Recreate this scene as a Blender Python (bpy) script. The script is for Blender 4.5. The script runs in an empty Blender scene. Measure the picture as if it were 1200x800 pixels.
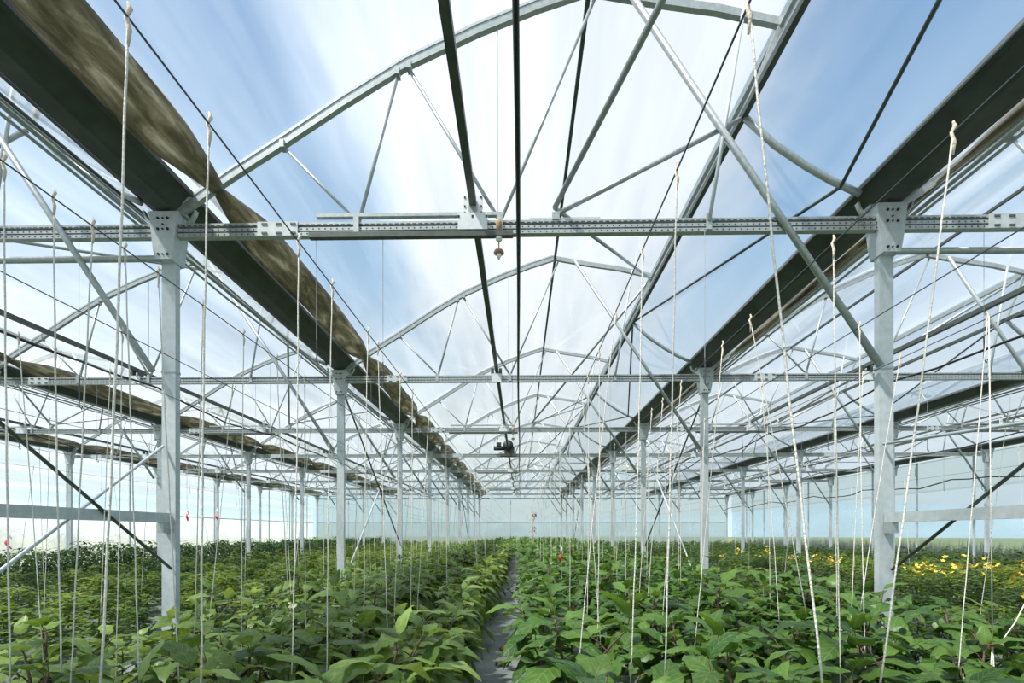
import bpy, math, random
from mathutils import Vector, Matrix, Euler
sc = bpy.context.scene
col = sc.collection
# ------------------------------------------------------------------ camera, sky, sun, exposure
F, CX, HY, PSI, CAMZ = 553.0, 600.0, 624.6, 0.0172, 1.45
cd = bpy.data.cameras.new('camera'); cam = bpy.data.objects.new('camera', cd); col.objects.link(cam)
cd.sensor_width = 36.0; cd.lens = F / 1200.0 * 36.0; cd.shift_y = (HY - 400.0) / 1200.0
cd.clip_start = 0.05; cd.clip_end = 800
cam.location = (0, 0, CAMZ); cam.rotation_euler = (math.pi / 2, 0, PSI)
sc.camera = cam
vs = sc.view_settings
vs.view_transform = 'Standard'; vs.look = 'None'; vs.gamma = 1.0; vs.use_curve_mapping = False; vs.exposure = 0.0

class NT:
    """tiny node-tree helper"""
    def __init__(s, tree):
        s.t = tree; s.t.nodes.clear()
    def n(s, typ, ins=None, **kw):
        nd = s.t.nodes.new(typ)
        for k, v in kw.items(): setattr(nd, k, v)
        for k, v in (ins or {}).items():
            if isinstance(v, bpy.types.NodeSocket): s.t.links.new(v, nd.inputs[k])
            else: nd.inputs[k].default_value = v
        return nd
    def math(s, op, a, b=0.0, c=0.0, clamp=False):
        nd = s.n('ShaderNodeMath', {0: a, 1: b, 2: c}, operation=op); nd.use_clamp = clamp
        return nd.outputs[0]
    def ramp(s, fac, stops, interp='LINEAR'):
        nd = s.n('ShaderNodeValToRGB', {0: fac}); cr = nd.color_ramp; cr.interpolation = interp
        while len(cr.elements) < len(stops): cr.elements.new(0.5)
        for e, (p, c) in zip(cr.elements, stops):
            e.position = p; e.color = c if len(c) == 4 else (*c, 1)
        return nd.outputs[0]
    def mix(s, fac, a, b):
        nd = s.n('ShaderNodeMix', data_type='RGBA')
        for k, v in ((0, fac), (6, a), (7, b)):
            if isinstance(v, bpy.types.NodeSocket): s.t.links.new(v, nd.inputs[k])
            else: nd.inputs[k].default_value = v if not isinstance(v, tuple) or len(v) == 4 else (*v, 1)
        return nd.outputs[2]

w = bpy.data.worlds.new('sky'); sc.world = w; w.use_nodes = True
t = NT(w.node_tree)
tc = t.n('ShaderNodeTexCoord')
sep = t.n('ShaderNodeSeparateXYZ', {0: tc.outputs['Generated']})
zz = t.math('MAXIMUM', sep.outputs[2], 0.06)
u = t.math('DIVIDE', sep.outputs[0], zz); v = t.math('DIVIDE', sep.outputs[1], zz)
uv = t.n('ShaderNodeCombineXYZ', {0: u, 1: t.math('MULTIPLY', v, 0.45), 2: 0.37})
n1 = t.n('ShaderNodeTexNoise', {'Vector': uv.outputs[0], 'Scale': 1.5, 'Detail': 5.0, 'Roughness': 0.5, 'Distortion': 0.3})
# a street of bright cloud running away over the ridge, blue to both sides, haze low down
band = t.math('ABSOLUTE', t.math('SUBTRACT', u, 0.12))
cl = t.math('SUBTRACT', t.math('ADD', t.math('MULTIPLY', n1.outputs[0], 1.5), 0.12), t.math('MULTIPLY', t.math('MINIMUM', band, 1.1), 1.15))
cloud = t.ramp(cl, [(0.12, (0, 0, 0)), (0.62, (1, 1, 1))], 'EASE')
blue = t.ramp(sep.outputs[2], [(0.0, (0.70, 0.82, 0.90)), (0.22, (0.74, 0.83, 0.90)), (0.46, (0.33, 0.53, 0.76)), (0.75, (0.10, 0.27, 0.56)), (1.0, (0.10, 0.27, 0.60))])
sky = t.mix(cloud, blue, (0.79, 0.85, 0.92, 1))
grd = t.ramp(t.math('ADD', t.math('MULTIPLY', sep.outputs[2], 8.0), 0.5, clamp=True), [(0.35, (0.25, 0.30, 0.18)), (0.5, (1, 1, 1))])
fin = t.n('ShaderNodeMix', {6: sky, 7: grd}, data_type='RGBA', blend_type='MULTIPLY'); fin.inputs[0].default_value = 1.0
bg = t.n('ShaderNodeBackground', {0: fin.outputs[2], 1: 1.05})
t.t.links.new(bg.outputs[0], t.n('ShaderNodeOutputWorld').inputs[0])

sd = bpy.data.lights.new('sun', 'SUN'); sun = bpy.data.objects.new('sun', sd); col.objects.link(sun)
sd.energy = 7.5; sd.angle = math.radians(3.0); sd.color = (1.0, 0.95, 0.86)
sun.rotation_euler = Vector((0.46, 0.30, -0.84)).to_track_quat('-Z', 'Y').to_euler()   # high, from the side of the pale eggplants, a little behind

# ------------------------------------------------------------------ pixel -> point helpers
cs, sn = math.cos(PSI), math.sin(PSI)
def ray(px, py):
    a = (px - CX) / F
    return Vector((a * cs - sn, a * sn + cs, (HY - py) / F))
def at(px, py, Y):
    d = ray(px, py); return Vector((0, 0, CAMZ)) + d * (Y / d.y)
def atX(px, py, X):
    d = ray(px, py); return Vector((0, 0, CAMZ)) + d * (X / d.x)

# ------------------------------------------------------------------ mesh builder
class MB:
    def __init__(s): s.v = []; s.f = []; s.m = []; s.mi = 0
    def face(s, *idx): s.f.append(idx); s.m.append(s.mi)
    def box(s, a, b):
        (x0, y0, z0), (x1, y1, z1) = a, b; k = len(s.v)
        s.v += [(x0, y0, z0), (x1, y0, z0), (x1, y1, z0), (x0, y1, z0), (x0, y0, z1), (x1, y0, z1), (x1, y1, z1), (x0, y1, z1)]
        for q in ((0, 3, 2, 1), (4, 5, 6, 7), (0, 1, 5, 4), (1, 2, 6, 5), (2, 3, 7, 6), (3, 0, 4, 7)): s.face(*[k + i for i in q])
        return s
    def path(s, pts, r, n=6, closed=True, flat=None, rot=0.0):
        """tube along points; r number or list; flat=(sx,sz) squashes the section"""
        pts = [Vector(p) for p in pts]; k = len(s.v); N = len(pts)
        rr = r if isinstance(r, (list, tuple)) else [r] * N
        up = None
        for i, p in enumerate(pts):
            d = (pts[min(i + 1, N - 1)] - pts[max(i - 1, 0)]).normalized()
            ref = Vector((0, 0, 1)) if abs(d.z) < 0.95 else Vector((1, 0, 0))
            a = d.cross(ref).normalized(); b = a.cross(d).normalized()
            for j in range(n):
                th = 2 * math.pi * (j + rot) / n
                fx, fz = flat or (1, 1)
                s.v.append(tuple(p + a * (math.cos(th) * rr[i] * fx) + b * (math.sin(th) * rr[i] * fz)))
        for i in range(N - 1):
            for j in range(n):
                j2 = (j + 1) % n
                s.face(k + i * n + j, k + i * n + j2, k + (i + 1) * n + j2, k + (i + 1) * n + j)
        if closed:
            s.face(*[k + j for j in range(n)][::-1]); s.face(*[k + (N - 1) * n + j for j in range(n)])
        return s
    def tube(s, p, q, r, n=8): return s.path([p, q], r, n)
    def bar(s, p, q, wdt, h):          # rectangular tube, wdt sideways, h upright
        return s.path([p, q], math.sqrt(0.5), 4, flat=(wdt, h), rot=0.5)
    def barpath(s, pts, wdt, h): return s.path(pts, math.sqrt(0.5), 4, flat=(wdt, h), rot=0.5)
    def extrude(s, prof, axis, a, b, closed=True):
        """prof: 2-D points; axis 'x': prof=(y,z); 'y': prof=(x,z)"""
        k = len(s.v); n = len(prof)
        for c in (a, b):
            for (p, q) in prof: s.v.append((c, p, q) if axis == 'x' else (p, c, q))
        rng = range(n) if closed else range(n - 1)
        for j in rng:
            j2 = (j + 1) % n; s.face(k + j, k + j2, k + n + j2, k + n + j)
        return s
    def cap(s, k, n):
        s.face(*[k + j for j in range(n)][::-1]); s.face(*[k + n + j for j in range(n)])
    def grid(s, fn, nu, nv):
        k = len(s.v)
        for i in range(nu + 1):
            for j in range(nv + 1): s.v.append(tuple(fn(i / nu, j / nv)))
        for i in range(nu):
            for j in range(nv):
                a = k + i * (nv + 1) + j; s.face(a, a + nv + 1, a + nv + 2, a + 1)
        return s
    def add(s, o, M):
        k = len(s.v); s.v += [tuple(M @ Vector(p)) for p in o.v]
        s.f += [tuple(k + i for i in q) for q in o.f]; s.m += o.m
        return s
    def mesh(s, name, mats, smooth=False):
        me = bpy.data.meshes.new(name); me.from_pydata(s.v, [], s.f)
        for m in (mats if isinstance(mats, (list, tuple)) else [mats]): me.materials.append(m)
        me.polygons.foreach_set('material_index', s.m)
        if smooth: me.polygons.foreach_set('use_smooth', [True] * len(s.f))
        me.update(); return me
    def build(s, name, mats, parent=None, smooth=False):
        return link(name, s.mesh(name, mats, smooth), parent)

def link(name, data, parent=None, loc=None, M=None):
    o = bpy.data.objects.new(name, data); col.objects.link(o)
    if parent is not None: o.parent = parent
    if loc is not None: o.location = loc
    if M is not None: o.matrix_basis = M
    return o
def tag(o, label=None, cat=None, group=None, kind=None):
    if label: o['label'] = label
    if cat: o['category'] = cat
    if group: o['group'] = group
    if kind: o['kind'] = kind
    return o
def empty(name, loc=(0, 0, 0)):
    o = bpy.data.objects.new(name, None); col.objects.link(o); o.location = loc; o.empty_display_size = 0.1; return o
KIDS = {}
def kids(o): return list(o.children)
def copy_tree(o, parent=None, loc=None):
    c = o.copy(); col.objects.link(c); c.parent = parent
    if loc is not None: c.location = loc
    for ch in kids(o): copy_tree(ch, c)
    return c

# ------------------------------------------------------------------ materials
def mat(name):
    m = bpy.data.materials.new(name); m.use_nodes = True
    t = NT(m.node_tree); return m, t
def finish(m, t, shader):
    t.t.links.new(shader, t.n('ShaderNodeOutputMaterial').inputs[0]); return m
def simple(name, c, rough=0.5, metal=0.0, var=0.15, scale=8.0, bump=0.0):
    m, t = mat(name)
    tc = t.n('ShaderNodeTexCoord')
    ns = t.n('ShaderNodeTexNoise', {'Vector': tc.outputs['Object'], 'Scale': scale, 'Detail': 4.0})
    lo = tuple(x * (1 - var) for x in c); hi = tuple(min(1, x * (1 + var)) for x in c)
    cc = t.ramp(ns.outputs[0], [(0.3, lo), (0.7, hi)])
    ins = {'Base Color': cc, 'Roughness': rough, 'Metallic': metal}
    if bump:
        ins['Normal'] = t.n('ShaderNodeBump', {'Strength': bump, 'Height': ns.outputs[0], 'Distance': 0.02}).outputs[0]
    p = t.n('ShaderNodeBsdfPrincipled', ins)
    return finish(m, t, p.outputs[0])
M = {}
M['galv'] = simple('galvanised_steel', (0.43, 0.47, 0.47), 0.38, 0.45, 0.14, 22)
M['post'] = simple('post_steel', (0.52, 0.57, 0.59), 0.5, 0.15, 0.10, 14)
M['dark'] = simple('dark_steel', (0.085, 0.10, 0.088), 0.45, 0.3, 0.2, 10)
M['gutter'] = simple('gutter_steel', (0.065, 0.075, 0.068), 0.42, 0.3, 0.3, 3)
M['white'] = simple('white_zinc', (0.72, 0.76, 0.78), 0.45, 0.1, 0.06, 12)
M['hole'] = simple('hole_black', (0.02, 0.02, 0.02), 0.8, 0.0, 0.1, 5)
M['black'] = simple('black_plastic', (0.018, 0.019, 0.02), 0.4, 0.0, 0.2, 6)
M['rope'] = simple('twine', (0.80, 0.77, 0.70), 0.85, 0.0, 0.12, 90, 0.5)
M['knot'] = simple('twine_knot', (0.74, 0.64, 0.52), 0.9, 0.0, 0.15, 60, 0.5)
M['wire'] = simple('steel_wire', (0.10, 0.11, 0.12), 0.4, 0.6, 0.1, 10)
M['brown'] = simple('weathered_tape', (0.42, 0.28, 0.16), 0.8, 0.0, 0.25, 40)
M['brass'] = simple('nozzle_brass', (0.45, 0.25, 0.16), 0.45, 0.3, 0.2, 40)
M['red'] = simple('red_ribbon', (0.75, 0.04, 0.05), 0.5, 0.0, 0.1, 20)
M['ribbonwhite'] = simple('white_ribbon', (0.85, 0.82, 0.80), 0.5, 0.0, 0.05, 20)
M['stem'] = simple('eggplant_stem', (0.10, 0.065, 0.05), 0.6, 0.0, 0.3, 12)
M['gstem'] = simple('green_stem', (0.12, 0.20, 0.06), 0.6, 0.0, 0.25, 12)
M['dry'] = simple('dry_leaf', (0.30, 0.14, 0.07), 0.8, 0.0, 0.3, 12)
M['yellow'] = simple('yellow_petal', (0.85, 0.62, 0.08), 0.6, 0.0, 0.12, 12)
M['motor'] = simple('motor_housing', (0.035, 0.04, 0.042), 0.5, 0.2, 0.2, 12)

def leaf_mat(name, c1, c2, trans, vein=0.35, rough=0.42):
    m, t = mat(name)
    tc = t.n('ShaderNodeTexCoord'); oi = t.n('ShaderNodeObjectInfo')
    off = t.n('ShaderNodeVectorMath', {0: tc.outputs['Object'], 1: oi.outputs['Location']}, operation='ADD')
    ns = t.n('ShaderNodeTexNoise', {'Vector': off.outputs[0], 'Scale': 7.0, 'Detail': 3.0})
    f = t.math('ADD', t.math('MULTIPLY', ns.outputs[0], 0.7), t.math('MULTIPLY', t.math('SUBTRACT', oi.outputs['Random'], 0.5), 0.7))
    base = t.ramp(f, [(0.05, c1), (0.75, c2)])
    if vein:
        g = t.n('ShaderNodeSeparateXYZ', {0: tc.outputs['Generated']})
        ax = t.math('ABSOLUTE', t.math('SUBTRACT', g.outputs[0], 0.5))
        mid = t.math('LESS_THAN', ax, 0.012)
        sv = t.math('SINE', t.math('MULTIPLY', t.math('SUBTRACT', g.outputs[1], t.math('MULTIPLY', ax, 0.55)), 52.0))
        side = t.math('GREATER_THAN', sv, 0.955)
        vv = t.math('MULTIPLY', t.math('MAXIMUM', mid, side), vein)
        base = t.mix(vv, base, (0.30, 0.36, 0.16))
    p = t.n('ShaderNodeBsdfPrincipled', {'Base Color': base, 'Roughness': rough, 'Specular IOR Level': 0.4})
    hs = t.n('ShaderNodeHueSaturation', {'Color': base, 'Hue': 0.475, 'Saturation': 1.1, 'Value': 2.0})
    tr = t.n('ShaderNodeBsdfTranslucent', {0: hs.outputs[0]})
    mx = t.n('ShaderNodeMixShader', {0: trans, 1: p.outputs[0], 2: tr.outputs[0]})
    return finish(m, t, mx.outputs[0])
M['eggD'] = leaf_mat('eggplant_leaf_deep', (0.030, 0.090, 0.016), (0.110, 0.215, 0.032), 0.25)
M['eggL'] = leaf_mat('eggplant_leaf_pale', (0.060, 0.125, 0.020), (0.235, 0.345, 0.085), 0.30)
M['tom'] = leaf_mat('tomato_leaf', (0.055, 0.120, 0.016), (0.190, 0.270, 0.040), 0.30, 0.0)
M['pep'] = leaf_mat('pepper_leaf', (0.020, 0.055, 0.012), (0.055, 0.120, 0.026), 0.20, 0.0, 0.75)
M['weed'] = leaf_mat('weed_grass', (0.11, 0.13, 0.035), (0.24, 0.22, 0.08), 0.30, 0.0)
M['bush'] = leaf_mat('bush_leaf', (0.02, 0.05, 0.02), (0.05, 0.10, 0.03), 0.20, 0.0)

def film_mat(name, lo, hi, tint, gloss=0.16, rough=0.10, stretch=(1.1, 0.22, 1.1), white=(0.86, 0.90, 0.93)):
    """polythene sheet: partly clear, partly milky, a little glossy"""
    m, t = mat(name)
    g = t.n('ShaderNodeNewGeometry')
    mp = t.n('ShaderNodeMapping', {'Vector': g.outputs['Position'], 'Scale': stretch})
    ns = t.n('ShaderNodeTexNoise', {'Vector': mp.outputs[0], 'Scale': 1.0, 'Detail': 4.0, 'Roughness': 0.55})
    mp2 = t.n('ShaderNodeMapping', {'Vector': g.outputs['Position'], 'Scale': (3.0, 0.5, 3.0)})
    ns2 = t.n('ShaderNodeTexNoise', {'Vector': mp2.outputs[0], 'Scale': 2.0, 'Detail': 3.0, 'Distortion': 0.6})
    f = t.n('ShaderNodeMapRange', {0: ns.outputs[0], 1: 0.3, 2: 0.7, 3: lo, 4: hi})
    bp = t.n('ShaderNodeBump', {'Strength': 0.15, 'Distance': 0.03, 'Height': ns2.outputs[0]})
    tr = t.n('ShaderNodeBsdfTransparent', {0: (*tint, 1)})
    tl = t.n('ShaderNodeBsdfTranslucent', {0: (*white, 1)})
    m1 = t.n('ShaderNodeMixShader', {0: f.outputs[0], 1: tr.outputs[0], 2: tl.outputs[0]})
    lw = t.n('ShaderNodeLayerWeight', {'Blend': 0.5})
    fr = t.math('ADD', t.math('POWER', lw.outputs['Facing'], 3.0), 0.06)
    gl = t.n('ShaderNodeBsdfGlossy', {'Roughness': rough, 'Normal': bp.outputs[0]})
    fac = t.math('MULTIPLY', fr, gloss * 4.0, clamp=True)
    m2 = t.n('ShaderNodeMixShader', {0: fac, 1: m1.outputs[0], 2: gl.outputs[0]})
    return finish(m, t, m2.outputs[0])
M['film'] = film_mat('roof_film', 0.05, 0.25, (0.95, 0.97, 0.98), 0.16, 0.12, (1.3, 0.16, 1.3))
M['wallfilm'] = film_mat('wall_film', 0.22, 0.42, (0.88, 0.94, 0.97), 0.12, 0.2, (0.3, 0.3, 0.8))
M['skirt'] = film_mat('milky_skirt_film', 0.60, 0.80, (0.92, 0.95, 0.96), 0.10, 0.3, (0.6, 0.6, 0.8), (0.80, 0.83, 0.83))
M['endfilm'] = film_mat('end_wall_film', 0.45, 0.68, (0.90, 0.95, 0.98), 0.10, 0.3, (0.3, 0.3, 0.6), (0.93, 0.96, 0.98))
# film rolled above the gutter, mottled from dark olive to cream
m, t = mat('olive_roll_film')
tc = t.n('ShaderNodeTexCoord')
mp = t.n('ShaderNodeMapping', {'Vector': tc.outputs['Object'], 'Scale': (5.0, 1.1, 5.0)})
ns = t.n('ShaderNodeTexNoise', {'Vector': mp.outputs[0], 'Scale': 1.6, 'Detail': 6.0, 'Roughness': 0.6, 'Distortion': 0.5})
cc = t.ramp(ns.outputs[0], [(0.28, (0.07, 0.07, 0.05)), (0.45, (0.18, 0.17, 0.12)), (0.58, (0.38, 0.35, 0.27)), (0.70, (0.80, 0.76, 0.68))])
p = t.n('ShaderNodeBsdfPrincipled', {'Base Color': cc, 'Roughness': 0.22, 'Specular IOR Level': 0.6})
tl = t.n('ShaderNodeBsdfTranslucent', {0: cc})
mx = t.n('ShaderNodeMixShader', {0: 0.55, 1: p.outputs[0], 2: tl.outputs[0]})
M['rollfilm'] = finish(m, t, mx.outputs[0])
# woven ground mat
m, t = mat('ground_mat')
g = t.n('ShaderNodeNewGeometry')
n1 = t.n('ShaderNodeTexNoise', {'Vector': g.outputs['Position'], 'Scale': 1.3, 'Detail': 6.0, 'Roughness': 0.65})
n2 = t.n('ShaderNodeTexNoise', {'Vector': g.outputs['Position'], 'Scale': 14.0, 'Detail': 5.0})
wv = t.n('ShaderNodeTexWave', {'Vector': g.outputs['Position'], 'Scale': 38.0, 'Distortion': 0.3})
c1 = t.ramp(n1.outputs[0], [(0.30, (0.105, 0.130, 0.135)), (0.55, (0.185, 0.215, 0.220)), (0.75, (0.30, 0.33, 0.33))])
c2 = t.mix(t.ramp(n2.outputs[0], [(0.60, (0, 0, 0)), (0.72, (1, 1, 1))]), c1, (0.13, 0.09, 0.06))
bp = t.n('ShaderNodeBump', {'Strength': 0.3, 'Distance': 0.01, 'Height': wv.outputs[0]})
p = t.n('ShaderNodeBsdfPrincipled', {'Base Color': c2, 'Roughness': 0.55, 'Normal': bp.outputs[0]})
M['mat'] = finish(m, t, p.outputs[0])
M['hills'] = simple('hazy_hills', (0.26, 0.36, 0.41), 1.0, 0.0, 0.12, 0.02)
M['field'] = simple('field_grass', (0.16, 0.20, 0.06), 0.9, 0.0, 0.4, 0.4)

# ------------------------------------------------------------------ lay-out of the house
Y1, S, NROW = 5.242, 5.10, 9                 # first truss in view, bay length, trusses up to the end wall
OX = 0.03                                     # middle of the middle span
SPANS = range(-2, 3)
YB, YE = Y1 - 3 * S, Y1 + 8 * S               # back and end of the house
HB = CAMZ + 3.382                             # middle of the truss chord
ROWS = [Y1 + i * S for i in range(-1, 9)]
def L(px, py): p = at(px, py, Y1); return (p.x - OX, p.z)       # section point of the row-1 truss, span-local
arch = [L(*p) for p in ((204, 254), (228, 237), (268, 209), (332, 168), (400, 123), (475, 77), (560, 37), (630, 9), (690, -11))]
roofR = [L(*p) for p in ((690, -11), (760, 1), (840, 12), (915, 28))]
lower = [L(*p) for p in ((871, 136), (908, 170), (945, 195), (975, 212), (1008, 227))]
GZ = CAMZ + 3.60                              # underside of the gutters

# ------------------------------------------------------------------ setting: ground, walls, roof film
o = MB().box((-20.6, YB, -0.05), (20.7, YE + 0.4, 0.0)).build('floor', M['mat']); tag(o, kind='structure')
o = MB().grid(lambda a, b: ((a - 0.5) * 500, (b - 0.3) * 500, -0.06), 4, 4).build('ground', M['field']); tag(o, kind='structure')

hb = MB(); nh = 96
for i in range(nh):
    a = 2 * math.pi * i / nh; rr0 = 260
    hh = 15 + 5 * math.sin(3 * a + 1) + 3.5 * math.sin(7 * a) + 2 * math.sin(13 * a + 2)
    for f, z in ((0.8, -1.0), (0.9, hh * 0.6), (1.0, hh), (1.1, -1.0)): hb.v.append((math.cos(a) * rr0 * f, math.sin(a) * rr0 * f, z))
for i in range(nh):
    for j in range(3):
        a, b_ = i * 4 + j, ((i + 1) % nh) * 4 + j; hb.face(a, b_, b_ + 1, a + 1)
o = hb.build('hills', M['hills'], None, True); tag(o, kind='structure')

ceiling = tag(empty('ceiling', (0, 0, 0)), kind='structure')
def interp(pl, tt):
    n = len(pl) - 1; k = min(int(tt * n), n - 1); f = tt * n - k
    return (pl[k][0] + (pl[k + 1][0] - pl[k][0]) * f, pl[k][1] + (pl[k + 1][1] - pl[k][1]) * f)
main = [(arch[0][0] + 0.06, arch[0][1])] + arch[1:] + roofR[1:]
def main_fn(a, b):
    x, z = interp(main, a); bil = math.sin(math.pi * b) * 0.07 * math.sin(math.pi * min(1, a * 1.05))
    return (x - 0.02, b * S, z + 0.085 + bil)
def low_fn(a, b):
    x, z = interp(lower, a); bil = math.sin(math.pi * b) * 0.03
    return (x, b * S, z + 0.07 - bil)
ventp = [roofR[-1], ((roofR[-1][0] + lower[0][0]) / 2 + 0.03, (roofR[-1][1] + lower[0][1]) / 2), lower[0]]
def vent_fn(a, b):
    x, z = interp(ventp, a); return (x + 0.03 + 0.02 * math.sin(math.pi * b), b * S, z + 0.06)
me_main = MB().grid(main_fn, 24, 8).mesh('film_panel', M['film'], True)
me_low = MB().grid(low_fn, 8, 6).mesh('film_panel', M['film'], True)
me_vent = MB().grid(vent_fn, 4, 4).mesh('vent_flap', M['film'], True)
rr = random.Random(3)
def roll_mesh(seed):
    r = random.Random(seed); b = MB(); n, N = 12, 22
    ph = [r.uniform(0, 6) for _ in range(4)]
    for i in range(N + 1):
        y = i / N
        pinch = 0.30 + 0.70 * min(1, math.sin(math.pi * y) * 2.2) + 0.05 * math.sin(9 * y + ph[0])
        for j in range(n):
            th = 2 * math.pi * j / n
            rad = 1 + 0.10 * math.sin(3 * th + 7 * y + ph[1]) + 0.06 * math.sin(5 * th - 11 * y + ph[2])
            # a flattened sausage lying along the slope
            a = math.cos(th) * 0.225 * pinch * rad; c = math.sin(th) * 0.08 * pinch * rad
            ca, sa = math.cos(0.62), math.sin(0.62)
            b.v.append((-3.43 + a * ca - c * sa, y * S, GZ + 0.28 + a * sa + c * ca - 0.02))
    for i in range(N):
        for j in range(n):
            j2 = (j + 1) % n; b.face(i * n + j, i * n + j2, (i + 1) * n + j2, (i + 1) * n + j)
    return b.mesh('film_roll', M['rollfilm'], True)
rolls = [roll_mesh(i) for i in range(3)]
for k in SPANS:
    for i in range(-3, 8):
        y = Y1 + i * S; x = OX + 8 * k
        link('film_panel', me_main, ceiling, (x, y, 0)); link('film_panel', me_low, ceiling, (x, y, 0))
        link('vent_flap', me_vent, ceiling, (x, y, 0)); link('film_roll', rolls[(i + k) % 3], ceiling, (x, y, 0))

def wall(name, parts, label=None):
    e = tag(empty(name), kind='structure')
    for nm, mb, mt in parts: mb.build(nm, mt, e, nm.endswith('film'))
    return e
def sheetX(x, y0, y1, z0, z1, amp, seed, ny=60, nz=6, hor=False):
    r = random.Random(seed); ph = [r.uniform(0, 6) for _ in range(6)]
    def fn(a, b):
        y = y0 + a * (y1 - y0); z = z0 + b * (z1 - z0)
        if hor: d = amp * (math.sin(z * 9 + ph[0] + 0.3 * math.sin(y * 0.5)) + 0.6 * math.sin(z * 17 + ph[1]))
        else: d = amp * (math.sin(y * 2.1 + ph[0]) + 0.6 * math.sin(y * 4.7 + ph[1] + z * 0.4))
        return (x + d, y, z)
    return MB().grid(fn, ny, nz)
XL, XR = OX - 20, OX + 20
wl = wall('wall_left', [('upper_film', sheetX(XL - 0.40, YB, YE, 2.40, GZ, 0.018, 1, 60, 24, True), M['wallfilm']),
                        ('skirt_film', sheetX(XL - 0.44, YB, YE, 0.0, 2.5, 0.02, 2, 90, 4), M['skirt']),
                        ('clamp_rail', MB().bar((XL - 0.37, YB, 2.45), (XL - 0.37, YE, 2.45), 0.04, 0.05), M['galv'])])
wr = wall('wall_right', [('lower_film', sheetX(XR + 0.50, YB, YE, 0.0, 3.6, 0.015, 3, 90, 6), M['wallfilm']),
                         ('upper_film', sheetX(XR + 0.45, YB, YE, 3.5, GZ + 0.02, 0.02, 4, 90, 4), M['endfilm'])])
we = wall('wall_end', [('end_film', MB().grid(lambda a, b: (XL + a * 40, YE + 0.24 + 0.015 * math.sin(a * 90), 2.45 + b * (HB - 2.45)), 80, 4), M['endfilm']),
                       ('skirt_film', MB().grid(lambda a, b: (XL + a * 40, YE + 0.27 + 0.015 * math.sin(a * 70), b * 2.5), 80, 4), M['skirt']),
                       ('head_rail', MB().bar((XL, YE + 0.19, HB + 0.02), (XR, YE + 0.19, HB + 0.02), 0.06, 0.09), M['galv']),
                       ('mid_rail', MB().bar((XL, YE + 0.20, 2.48), (XR, YE + 0.20, 2.48), 0.03, 0.05), M['galv'])])
wb = wall('wall_back', [('back_film', MB().grid(lambda a, b: (XL + a * 40, YB, b * HB), 20, 2), M['wallfilm'])])
gab = MB(); prof = [(arch[0][0], HB)] + [(x, z + 0.05) for x, z in arch] + [(x, z + 0.05) for x, z in roofR[1:]] + [(x, z + 0.05) for x, z in lower] + [(lower[-1][0], HB)]
for k, (x, z) in enumerate(prof): gab.v.append((x, 0, z))
gab.v.append((0.0, 0, HB)); nn = len(prof)
for k in range(nn - 1): gab.face(k, k + 1, nn)
gm = gab.mesh('gable_film', M['wallfilm'])
for k in SPANS:
    link('gable_film', gm, we, (OX + 8 * k, YE + 0.24, 0)); link('gable_film', gm, wb, (OX + 8 * k, YB, 0))
st = MB().box((-0.035, -0.03, 0), (0.035, 0.03, HB)).mesh('stud', M['post'])
for k in SPANS:
    for dx in (-0.95, 2.3): link('stud', st, we, (OX + 8 * k + dx, YE + 0.18, 0))
st2 = MB().box((-0.03, -0.04, 0), (0.03, 0.04, GZ)).mesh('stud', M['post'])
y = 12.45
while y < YE - 0.5:
    link('stud', st2, wr, (XR + 0.40, y, 0)); y += 3.05
y = 10.6
while y < YE - 0.5:
    link('stud', st2, wl, (XL - 0.32, y, 0)); y += 3.4

# ------------------------------------------------------------------ gutters and longitudinal members
gp = [(-0.31, 0.21), (-0.31, 0.155), (-0.25, 0.15), (-0.11, 0.015), (-0.09, 0.0), (0.11, 0.0), (0.13, 0.015), (0.26, 0.15), (0.32, 0.155), (0.32, 0.21)]
gprof = gp + [(x * 0.95, z + 0.015) for x, z in gp[::-1]]
gm = MB().extrude(gprof, 'y', YB, YE); gm.cap(0, len(gprof)); gme = gm.mesh('rain_gutter', M['gutter'])
glab = {-3: 'the wall behind the peppers', -2: 'the posts between peppers and small tomatoes', -1: 'the posts beside the pale eggplants',
        0: 'the posts beside the deep green eggplants', 1: 'the posts amid the flowering tomatoes', 2: 'the wall with weeds at its foot'}
for k in range(-3, 3):
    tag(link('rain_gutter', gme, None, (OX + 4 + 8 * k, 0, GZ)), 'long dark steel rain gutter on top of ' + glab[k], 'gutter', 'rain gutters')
pm = MB()
for dx, dz, r in ((0.37, -0.02, 0.022), (0.43, -0.06, 0.016), (0.40, 0.06, 0.014)):
    pts = []
    for i in range(34):
        yy = YB + (YE - YB) * i / 33; pts.append((dx + 0.012 * math.sin(i * 1.7 + dx * 50), yy, dz + 0.012 * math.sin(i * 2.3 + dx * 90)))
    pm.path(pts, r, 6)
pme = pm.mesh('pipe_bundle', M['galv'])
for k, sg in ((-2, -1), (-1, -1), (0, 1), (1, 1)):
    o = link('gutter_pipe_bundle', pme, None, (OX + 4 + 8 * k, 0, GZ)); o.scale = (sg, 1, 1)
    tag(o, 'bundle of thin grey pipes along the gutter over ' + glab[k], 'pipes', 'pipe bundles along the gutters')
YP0, YP1 = YB, YE
rx, rz = roofR[0]
ridge = MB().bar((rx, YP0, rz - 0.01), (rx, YP1, rz - 0.01), 0.05, 0.05).mesh('ridge_purlin', M['dark'])
ux, uz = roofR[-1]; lx, lz = lower[0]
upp = MB().bar((ux, YP0, uz), (ux, YP1, uz), 0.06, 0.10).mesh('vent_rail', M['galv'])
lop = MB().bar((lx, YP0, lz), (lx, YP1, lz), 0.06, 0.07).mesh('vent_rail', M['dark'])
shx, shz = L(555, 243)
shaft = MB().bar((shx, YP0, shz), (shx, YP1, shz), 0.075, 0.075).mesh('drive_shaft', M['dark'])
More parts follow.
